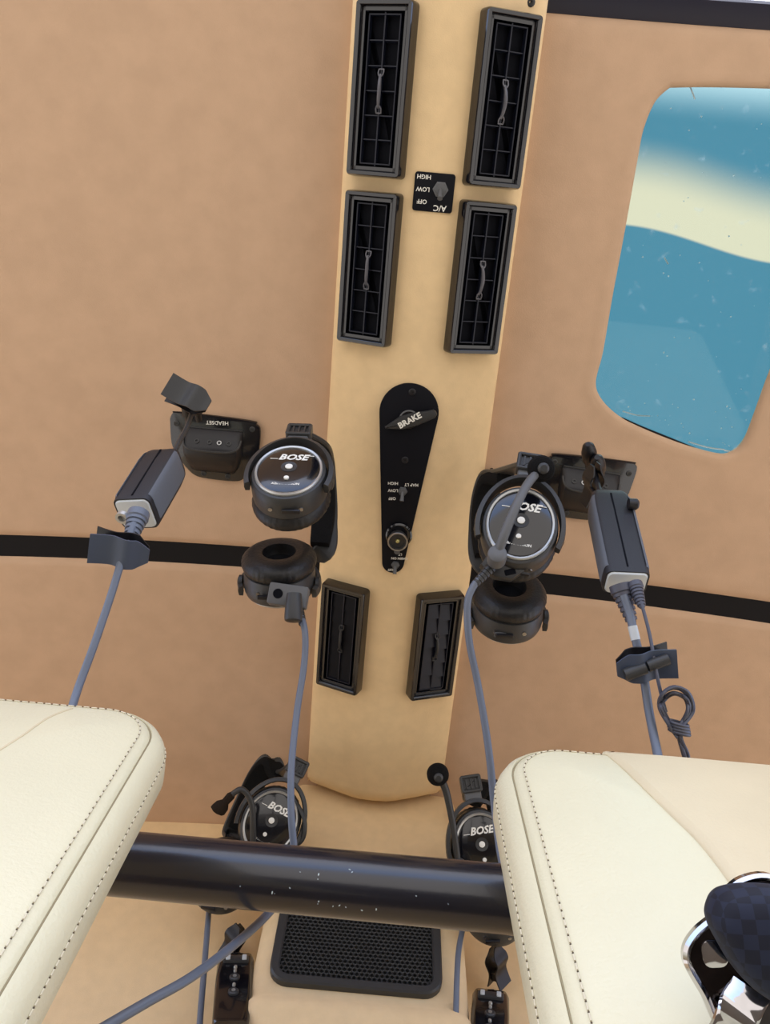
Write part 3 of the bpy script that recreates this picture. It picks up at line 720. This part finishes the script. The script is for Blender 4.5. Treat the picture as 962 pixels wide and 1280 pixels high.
pts = [at(169, 650, .71), at(163, 668, .70), at(155, 690, .69), at(140, 740, .675), at(118, 805, .655), at(96, 865, .635), at(80, 920, .60)]
g = G(); g.add(*tube([I@p for p in pts], .0033, 10, 8)); cb = g.build('cord', cablem, b)
boot(cb, I@at(172, 646, .718), I.to_3x3()@(pts[1]-pts[0]).normalized(), cablem, 1.15)
mesh('round_socket', *lathe([(.006, 0), (.006, .004), (.0035, .004), (.003, .001), (.0001, .001)], 20), silver, b, M=I@frm(at(154, 645, .722), (1, 0, 0), (lb_-lt)))
g = G(); g.add(*tube([I@at(214, 575, .82), I@at(224, 552, .845), I@at(233, 535, .87), I@at(240, 515, .89), I@at(243, 505, .90)], .0028, 8, 6)); g.build('upper_cord', dgrey, b)
g = G(); g.add(*lathe([(.003, -.012), (.0055, -.008), (.0065, .004), (.006, .018), (.0038, .02), (.0036, .03)], 16)); pj = g.build('jack_plug', blk, b, M=I@frm(at(244, 500, .90), (1, 0, 0), at(252, 545, .94)-at(244, 500, .90)))
g = G(); g.add(*lathe([(.003, -.012), (.0050, -.008), (.006, .004), (.0055, .018), (.0036, .02), (.0034, .03)], 16)); g.build('jack_plug', blk, b, M=I@frm(at(232, 503, .91), (1, 0, 0), at(238, 545, .945)-at(232, 503, .91)))

rt, rb = at(758, 620, .84), at(782, 728, .745)
b, M, Ln = control_box('dark control box hanging right of the console with two cords leaving its end', rt, rb, -.33, .0205, .0145)
I = M.inverted(); Dn = (rb-rt).normalized()
pts = [at(779, 744, .72), at(786, 765, .715), at(793, 795, .705), at(799, 820, .70), at(805, 850, .69), at(811, 890, .68), at(820, 935, .66), at(830, 985, .63)]
g = G(); g.add(*tube([I@p for p in pts], .0038, 10, 8)); cb = g.build('cord', cablem, b)
boot(cb, I@at(776, 737, .728), I.to_3x3()@(pts[1]-pts[0]).normalized(), cabled, 1.15)
g = G(); q = [I@p for p in pts]; g.add(*tube([lerp(q[2], q[3], -.5), lerp(q[2], q[3], .2)], .0042, 10, 0)); g.build('cord_tag', endcap, cb)
pts2 = [at(797, 741, .715), at(803, 760, .705), at(812, 795, .69), at(820, 840, .675), at(827, 872, .67), at(832, 890, .668)]
g = G(); g.add(*tube([I@p for p in pts2], .0016, 8, 8)); cb2 = g.build('thin_cord', cabled, b)
boot(cb2, I@at(794, 733, .722), I.to_3x3()@(pts2[1]-pts2[0]).normalized(), cabled, .8)
for px, py in ((789, 658), (790, 630)): mesh('side_knob', *lathe([(.0055, -.004), (.0058, .004), (.004, .006)], 16), blk, b, M=I@frm(at(px, py, .80), (0, 0, 1), (1, 0, 0)))
g = G(); g.add(*tube([I@at(755, 630, .84), I@at(748, 612, .86), I@at(743, 592, .885), I@at(740, 578, .90)], .0035, 8, 6)); g.add(*tube([I@at(752, 622, .85), I@at(741, 615, .87), I@at(735, 600, .89)], .0022, 8, 6)); g.build('upper_cord', blk, b)
for px, py, qx, qy in ((736, 566, 740, 602), (747, 580, 750, 606)):
    g = G(); g.add(*lathe([(.003, -.016), (.0065, -.012), (.0085, -.002), (.0085, .012), (.0065, .016), (.006, .028), (.0035, .03)], 16)); g.build('jack_plug', blk, b, M=I@frm(at(px, py, .90), (1, 0, 0), at(qx, qy, .945)-at(px, py, .90)))
# coiled surplus of the thin cord, tied near its bottom
cx = thing('cord_coil', 'tied coil of thin dark cord hanging above the right seat', 'cord', T(*at(845, 890, .665)))
I = T(*at(845, 890, .665)).inverted(); rs = random.Random(9)
for k in range(7):
    w = 9+rs.uniform(0, 9); h0 = 860+rs.uniform(-4, 22); dx = rs.uniform(-3, 3); tt = 908
    P = [(847+dx*.3, tt+14), (842+dx-w*.25, tt), (840+dx-w*.95, 885), (837+dx-w*.6, h0+9), (843+dx, h0), (852+dx+w*.4, h0+7), (849+dx+w*.9, 888), (848+dx+w*.25, tt), (850+dx, tt+14), (854+k, 945), (862-k, 975)]
    g = G(); g.add(*tube([I@at(a, b_, .667+rs.uniform(-.006, .006)) for a, b_ in P], .0014, 7, 7)); g.build('cord_loop', cabled, cx)
g = G()
for k in range(4):
    pz = 904+k*3.2; P = []
    for q in range(13):
        a = 2*PI*q/12; P.append(I@(at(847+k*.6, pz+k*.5, .667)+cd(1, -.25, 0)*.0085*math.cos(a)+cd(0, 0, 1)*.0065*math.sin(a)))
    g.add(*tube(P, .0015, 7, 3))
g.build('cord_tie', cabled, cx)

# ------------------------------------------------------------------ cable clips
def clip(label, M, m1, L_=.05, Wd=.03, style=0, grp='cord clips'):
    c = thing('cord_clip', label, 'clip', M, grp)
    def jaw(fz, x0, x1, t, cut):
        xs = np.linspace(x0, x1, 26); rings = []
        for x in xs:
            hw = Wd/2*(1 if x < x1-cut else 1-.55*(x-(x1-cut))/cut)
            z = fz(x); rings.append([Vector((x, -hw, z)), Vector((x, hw, z)), Vector((x, hw, z-t)), Vector((x, -hw, z-t))])
        return loft(rings)
    f1 = lambda x: .004+.0055*math.exp(-((x-.006)/.0085)**2)+.006*max(0, (-x-.005)/(.02))**1.3
    f2 = lambda x: -.003-.0045*math.exp(-((x-.006)/.0085)**2)-.006*max(0, (-x-.005)/(.02))**1.3
    mesh('upper_jaw', *jaw(f1, -L_/2, L_/2, .0016, .011), m1, c, ang=50)
    mesh('lower_jaw', *jaw(f2, -L_/2+.001, L_/2-.002, .0016, .009), blk, c, ang=50)
    g = G()
    for s in (-1, 1): g.add(*box(-.016, -.009, s*Wd*.32-.001, s*Wd*.32+.001, -.005, .005))
    g.build('hinge', blk, c, False)
    g = G(); P = []
    for q in range(40): a = q*.8; P.append(Vector((-.0125+.0028*math.cos(a), -Wd*.25+Wd*.5*q/39, .0028*math.sin(a))))
    g.add(*tube(P, .0005, 6, 2)); g.build('spring', metalm, c)
    if style:
        for y0, y1, r in ((-.001, .012, .0055), (-.013, -.001, .005)):
            mesh('clip_barrel', *tube([Vector((-.018+.02*(y0 > -.005), y0*.4, .008)), Vector((.0+.02*(y0 > -.005), y0*.4+.004, .008))], r, 14, 0), dgrey, c)
    return c
clip('blue grey plastic cord clip on the left cord below its control box', frm(at(151, 687, .688), cd(1, -.24, 0), cd(.05, -.35, -.94)), sleeve, .049, .027)
clip('black clip at the top of the left cord, in front of the left jack panel', frm(at(236, 496, .88), cd(1, -.52, .1), cd(.1, .25, -.95))@rotz(0), dgrey, .050, .028)
clip('blue grey cord clip on the right cord just above the right seat', frm(at(805, 830, .686), cd(-1, -.14, 0), cd(.05, -.2, -.97)), sleeve, .050, .026, 1)
c = clip('thin black clip held edge on among the plugs of the right jack panel', frm(at(741, 605, .885), cd(.02, 1, -.5), cd(1, .1, .2)), blk, .050, .02)

# rear control boxes hanging either side of the hump
def rear_box(label, px, py, dep, dx, lean):
    top = at(px, py, dep); bot = at(px+lean, py+92, dep-.13)
    yd = (top-bot).normalized(); Ln = .125; mid = top-yd*Ln*.5; tv = Vector(CAM)-mid; z_ = (tv-yd*tv.dot(yd)).normalized()
    M = frm(mid, yd.cross(z_), z_); b = thing('control_box', label, 'control box', M, 'rear control boxes'); I = M.inverted()
    rings = []
    for t, f in ((-.5, .8), (-.47, .9), (.1, 1.), (.4, 1.), (.47, .9), (.5, .6)):
        rings.append([Vector((x*f, t*Ln, y*f)) for x, y in rrect(-.0215, .0215, -.012, .012, .006, 4)])
    mesh('body', *loft(rings), gloss, b)
    mesh('top_bar', *box(-.015, .015, .036, .048, .0115, .015, .002), dgrey, b)
    for s in (-1, 1): mesh('slider_switch', *box(s*.0095-.0026, s*.0095+.0026, .038, .047, .0145, .0165, .001), endcap, b)
    for k, (yy, r) in enumerate(((.027, .0022), (.020, .0018), (.008, .006), (-.006, .0018), (-.018, .006))):
        mesh('button', *lathe([(r, .010), (r, .0135), (r*.8, .0145), (r*.4, .0142)], 18), dgrey if r > .003 else silver, b, M=T(0, yy, 0))
        if r > .003: mesh('button_mark', *lathe([(.0022, .0140), (.0022, .0150), (.0012, .0150)], 14), silver, b, M=T(0, yy, 0))
    g = G(); g.add(*tube([(0, Ln*.48, 0), (.001, Ln*.56, -.002), (.003, Ln*.72, -.012), (.004, Ln*.9, -.03)], lambda t: .008-.005*t, 10, 6)); g.build('upper_cord', blk, b)
    return b
rear_box('rear control box with round buttons left of the speaker grille hump', 295, 1200, .97, 0, -8)
rear_box('rear control box partly out of frame right of the speaker grille hump', 613, 1246, .95, 0, -3)
clip('small black clip above the rear left control box', frm(at(292, 1176, 1.02), cd(.45, 1, 0), cd(-.6, .2, -.7)), blk, .045, .022)
clip('small black clip above the rear right control box', frm(at(621, 1206, 1.0), cd(-.1, 1, 0), cd(.75, .1, -.6)), blk, .048, .026)
cdr = tube([at(300, 1125, 1.06), at(306, 1165, 1.04), at(302, 1195, 1.02)], .003, 8, 6)

# ------------------------------------------------------------------ black tube between the seats
tb = thing('cross_tube', 'thick matte black tube running crosswise behind the two seats', 'tube', T(*at(390, 1100, .62)))
a = at(150, 1079, .640); b_ = at(636, 1124, .606); d = (b_-a).normalized(); I = tb.matrix_world.inverted()
ctr = (a+b_)/2
Q = [I@(ctr+d*s) for s in np.linspace(-.33, .33, 12)]
g = G(); g.add(*tube(Q, .0245, 48, 0)); g.build('tube_cover', tubem, tb)
g = G(); rs = random.Random(2); Mt = I
for px, py in ((437, 1087), (440, 1090), (397, 1099), (340, 1116), (343, 1117), (398, 1127), (397, 1130), (416, 1133), (424, 1132), (432, 1134), (452, 1138), (470, 1137), (362, 1110), (375, 1090), (398, 1093), (300, 1108), (520, 1120), (560, 1130)):
    p = at(px, py, .598); r = rs.uniform(.0004, .0008)
    # rest the speck on the cylinder surface towards the lens
    tv = (Vector(CAM)-p).normalized(); w = p-ctr; w -= d*w.dot(d); tv2 = tv-d*tv.dot(d); A_ = tv2.dot(tv2); B_ = 2*w.dot(tv2); C_ = w.dot(w)-.0246**2; dis = B_*B_-4*A_*C_
    if dis < 0: continue
    p = p+tv*((-B_+math.sqrt(dis))/(2*A_)); nn = (p-ctr); nn = (nn-d*nn.dot(d)).normalized()
    g.add(*lathe([(r, -.0002), (r*.7, .0002)], 6, rs.uniform(.5, 1.8), rs.uniform(.4, 1)), Mt@frm(p, cd(rs.uniform(-1, 1), rs.uniform(-1, 1), 0), nn))
o = g.build('dust_specks', wh, tb); o['kind'] = 'stuff'

# ------------------------------------------------------------------ seats
TL = math.radians(7.5); U = Vector((0, math.sin(TL), math.cos(TL))); NV = Vector((0, -math.cos(TL), math.sin(TL)))
def bulge(d): return .020*(1-math.exp(-max(d, 0)/.06))
def seat(label, x0, x1, vtop, P0, creases, insert, inner_side):
    M = frm(P0, (1, 0, 0), NV)
    s = thing('seat_back', label, 'seat', M, 'front seat backs'); I = M.inverted()
    vb = -.75; r = .05
    cx, cy, hw, hh = (x0+x1)/2, (vtop+vb)/2, (x1-x0)/2, (vtop-vb)/2
    def ring(ins, z, n=14):
        rr = max(r-ins, .0045); q = rrect(cx-hw+ins, cx+hw-ins, cy-hh+ins, cy+hh-ins, rr, n)
        # subdivide the straight runs
        out = []
        for i, p in enumerate(q):
            p = Vector(p); nx = Vector(q[(i+1) % len(q)]); out.append(p)
            if (i+1) % (n+1) == 0:
                for k in range(1, 24): out.append(lerp(p, nx, k/24))
        return [Vector((p.x, p.y, z)) for p in out]
    def sdf(x, y):
        qx, qy = abs(x-cx)-hw+r, abs(y-cy)-hh+r
        return -(math.hypot(max(qx, 0), max(qy, 0))+min(max(qx, qy), 0)-r)
    rings = [ring(.05, -.085), ring(.030, -.078), ring(.014, -.060), ring(.005, -.044), ring(0, -.034), ring(-.001, -.022), ring(.0, -.010), ring(.003, -.004), ring(.007, -.0005), ring(.0085, .0005), ring(.0095, -.0018), ring(.0105, .0008), ring(.013, .0028)]
    for ins in (.017, .024, .034, .048, .065, .085, .11, .14, .18): rings.append(ring(ins, bulge(ins)))
    mesh('upholstery', *loft(rings), leather, s)
    def surf(px, py, lift=0.):
        rr = R@np.array([px-481, 640-py, F]); rr = Vector(rr); z = .01
        for _ in range(4):
            t = (P0+NV*z-Vector(CAM)).dot(NV)/rr.dot(NV); p = I@(Vector(CAM)+rr*t); z = bulge(sdf(p.x, p.y))+lift
        return p
    # side seam and two rows of stitches, one each side of the piping
    def path(ins, z): return ring(ins, z)
    pts = path(.0095, -.0008); g = G(); g.add(*tube([p for p in pts]+[pts[0]], .0008, 6, 0)); g.build('edge_seam', seamd, s)
    def stitches(ins, z, tilt=None):
        pts = path(ins, z); pts = pts+[pts[0]]; acc = 0; step = .0056; gs, gh = G(), G(); nxt = 0; run = 0
        for a, b in zip(pts, pts[1:]):
            L_ = (b-a).length
            if L_ < 1e-6: continue
            dr = (b-a)/L_
            while nxt <= run+L_:
                p = a+dr*(nxt-run)
                if p.y > -.33:
                    c = Vector((cx, p.y*.85, z-.02)); out = (p-Vector((cx+(p.x-cx)*.7, p.y, z-.02))).normalized()
                    gs.add(*tube([p-dr*.0019, p, p+dr*.0019], .00052, 5, 0), T(0, 0, .0002))
                    gh.add(*lathe([(.00055, -.0003), (.0004, .00025)], 6), T(*(p+dr*.0028))@T(0, 0, .0003))
                nxt += step
            run += L_
        o = gs.build('stitching', thread, s); o['kind'] = 'stuff'; o = gh.build('stitch_holes', hole, s); o['kind'] = 'stuff'
    stitches(.0165, bulge(.0165)+.0003); stitches(-.0009, -.0155)
    for c in creases:
        g = G(); g.add(*tube([surf(px, py, -.0003) for px, py in c], .0011, 6, 6)); g.build('panel_seam', leather2, s)
    if insert:
        P = [surf(px, py) for px, py in insert[0]]+[Vector((a, b, 0)) for a, b in insert[1]]
        P2 = spline(P[:6], 5)+P[6:]
        pp = [(p.x, p.y) for p in P2]; area = sum(pp[i][0]*pp[(i+1) % len(pp)][1]-pp[(i+1) % len(pp)][0]*pp[i][1] for i in range(len(pp)))
        if area < 0: pp = pp[::-1]
        rg = []
        for dd_, lift in ((0, -.0015), (.0006, .0008), (.002, .0018), (.006, .0028)):
            rg.append([Vector((x, y, bulge(sdf(x, y))+lift)) for x, y in inset(pp, dd_)])
        ip = mesh('insert_panel', *loft(rg, False, False), leather2, s)
        b2 = bmesh.new(); vs = [b2.verts.new(p) for p in rg[-1]]; b2.faces.new(vs); bmesh.ops.triangulate(b2, faces=b2.faces)
        for _ in range(5):
            es = [e for e in b2.edges if e.calc_length() > .025 and not e.is_boundary]
            bmesh.ops.subdivide_edges(b2, edges=es, cuts=1); bmesh.ops.triangulate(b2, faces=b2.faces)
        for v_ in b2.verts: v_.co.z = bulge(sdf(v_.co.x, v_.co.y))+.0028
        for f_ in b2.faces: f_.smooth = True
        b2.normal_update()
        if sum(f_.normal.z for f_ in b2.faces) < 0: bmesh.ops.reverse_faces(b2, faces=b2.faces)
        b2.from_mesh(ip.data); b2.to_mesh(ip.data); b2.free()
    for c, rad in []: pass
    return s, M, surf
P0 = Vector((0, .361, .449))
s1, M1, surf1 = seat('cream leather seat back at lower left, double stitched edge', -.64, -.158, .048, P0, [[(90, 886), (60, 898), (25, 922), (-20, 950)]], None, 1)
s2, M2, surf2 = seat('cream leather seat back at lower right behind the chrome belt guide', .0725, .56, .040, P0+Vector((0, -.004, 0)),
    [[(914, 1066), (935, 1065), (975, 1074), (1010, 1085)]],
    ([(752, 940), (780, 964), (822, 1005), (868, 1050), (900, 1090), (920, 1120)], [(.28, -.13), (.30, -.30), (.53, -.30), (.535, .02), (.50, .0325), (.20, .0325)]), -1)
# ------------------------------------------------------------------ chrome belt guide with folded webbing
bo = at(905, 1205, .335)
Mb = frm(bo, cd(1, .1, -.05), cd(-.12, .2, -.96)); bg_ = thing('belt_guide', 'chrome belt guide plate in front of the lower right seat', 'belt guide', Mb); I = Mb.inverted()
def gl_(px, py):   # pixel to guide plane
    rr = Vector(R@np.array([px-481, 640-py, F])); n = Mb.to_3x3()@Vector((0, 0, 1)); t = (bo-Vector(CAM)).dot(n)/rr.dot(n); p = I@(Vector(CAM)+rr*t); return (p.x, p.y)
out = [gl_(*p) for p in ((885, 1146), (868, 1160), (855, 1178), (852, 1195), (857, 1212), (875, 1243), (905, 1295), (990, 1330), (1030, 1230), (1015, 1130), (965, 1093), (925, 1096), (900, 1118))]
out = [(p.x, p.y) for p in spline([Vector((*q, 0)) for q in out+[out[0]]], 5)[:-1]]
if sum(out[i][0]*out[(i+1) % len(out)][1]-out[(i+1) % len(out)][0]*out[i][1] for i in range(len(out))) < 0: out = out[::-1]
darkst = mat('dark mirror steel', (70, 66, 68), .12, metal=1, noise=.5, nscale=60)
mesh('plate', *prism(inset(out, .001), -.0015, .0005, .0004), darkst, bg_)
mesh('chrome_rim', *frame_ring(out, .0030, -.0022, .0030, .0014), chrome, bg_)
x, y = gl_(889, 1192)
mesh('slot_edge', *prism(rrect(x-.0042, x+.0062, y-.0052, y+.0055, .0035, 4), .0, .0014, .0005), chrome, bg_, M=None)
g = G(); p1, p2, p3 = gl_(935, 1232), gl_(915, 1262), gl_(900, 1290)
g.add(*ribbon([Vector((*p1, .003)), Vector((*p2, .0055)), Vector((*p3, .004))], (1, .5, 0), .016, .003, 6)); g.build('polished_tongue', chrome, bg_)
# webbing: thick fold, rounded end to the upper left
wb = thing('belt_webbing', 'folded black belt webbing threaded over the chrome guide at the lower right edge', 'belt', T(*at(940, 1160, .35)))
I = wb.matrix_world.inverted()
o0 = at(950, 1175, .318); Mw = I@frm(o0, cd(1, .05, -.1), cd(-.1, .25, -.96)); Mi = (wb.matrix_world@Mw).inverted()
def wl(px, py):
    rr = Vector(R@np.array([px-481, 640-py, F])); n = (wb.matrix_world@Mw).to_3x3()@Vector((0, 0, 1)); t = (o0-Vector(CAM)).dot(n)/rr.dot(n); return Mi@(Vector(CAM)+rr*t)
wp = [(886, 1158), (882, 1142), (885, 1127), (892, 1115), (905, 1108), (935, 1104), (985, 1108), (1060, 1118), (1090, 1190), (1060, 1270), (1000, 1268), (962, 1250), (935, 1230), (912, 1203), (898, 1180)]
wq = [(p.x, p.y) for p in spline([wl(*p) for p in wp+[wp[0]]], 5)[:-1]]
if sum(wq[i][0]*wq[(i+1) % len(wq)][1]-wq[(i+1) % len(wq)][0]*wq[i][1] for i in range(len(wq))) < 0: wq = wq[::-1]
cx0 = sum(p[0] for p in wq)/len(wq); cy0 = sum(p[1] for p in wq)/len(wq)
rings = []
for f, z_ in ((.86, -.009), (.95, -.007), (1., -.002), (1., .001), (.985, .0045), (.94, .008), (.86, .011), (.7, .0135), (.5, .0145), (.25, .015)):
    rings.append([Vector((cx0+(x-cx0)*f, cy0+(y-cy0)*f, z_)) for x, y in wq])
wf = mesh('webbing_fold', *loft(rings), webb, wb); wf.matrix_local = Mw
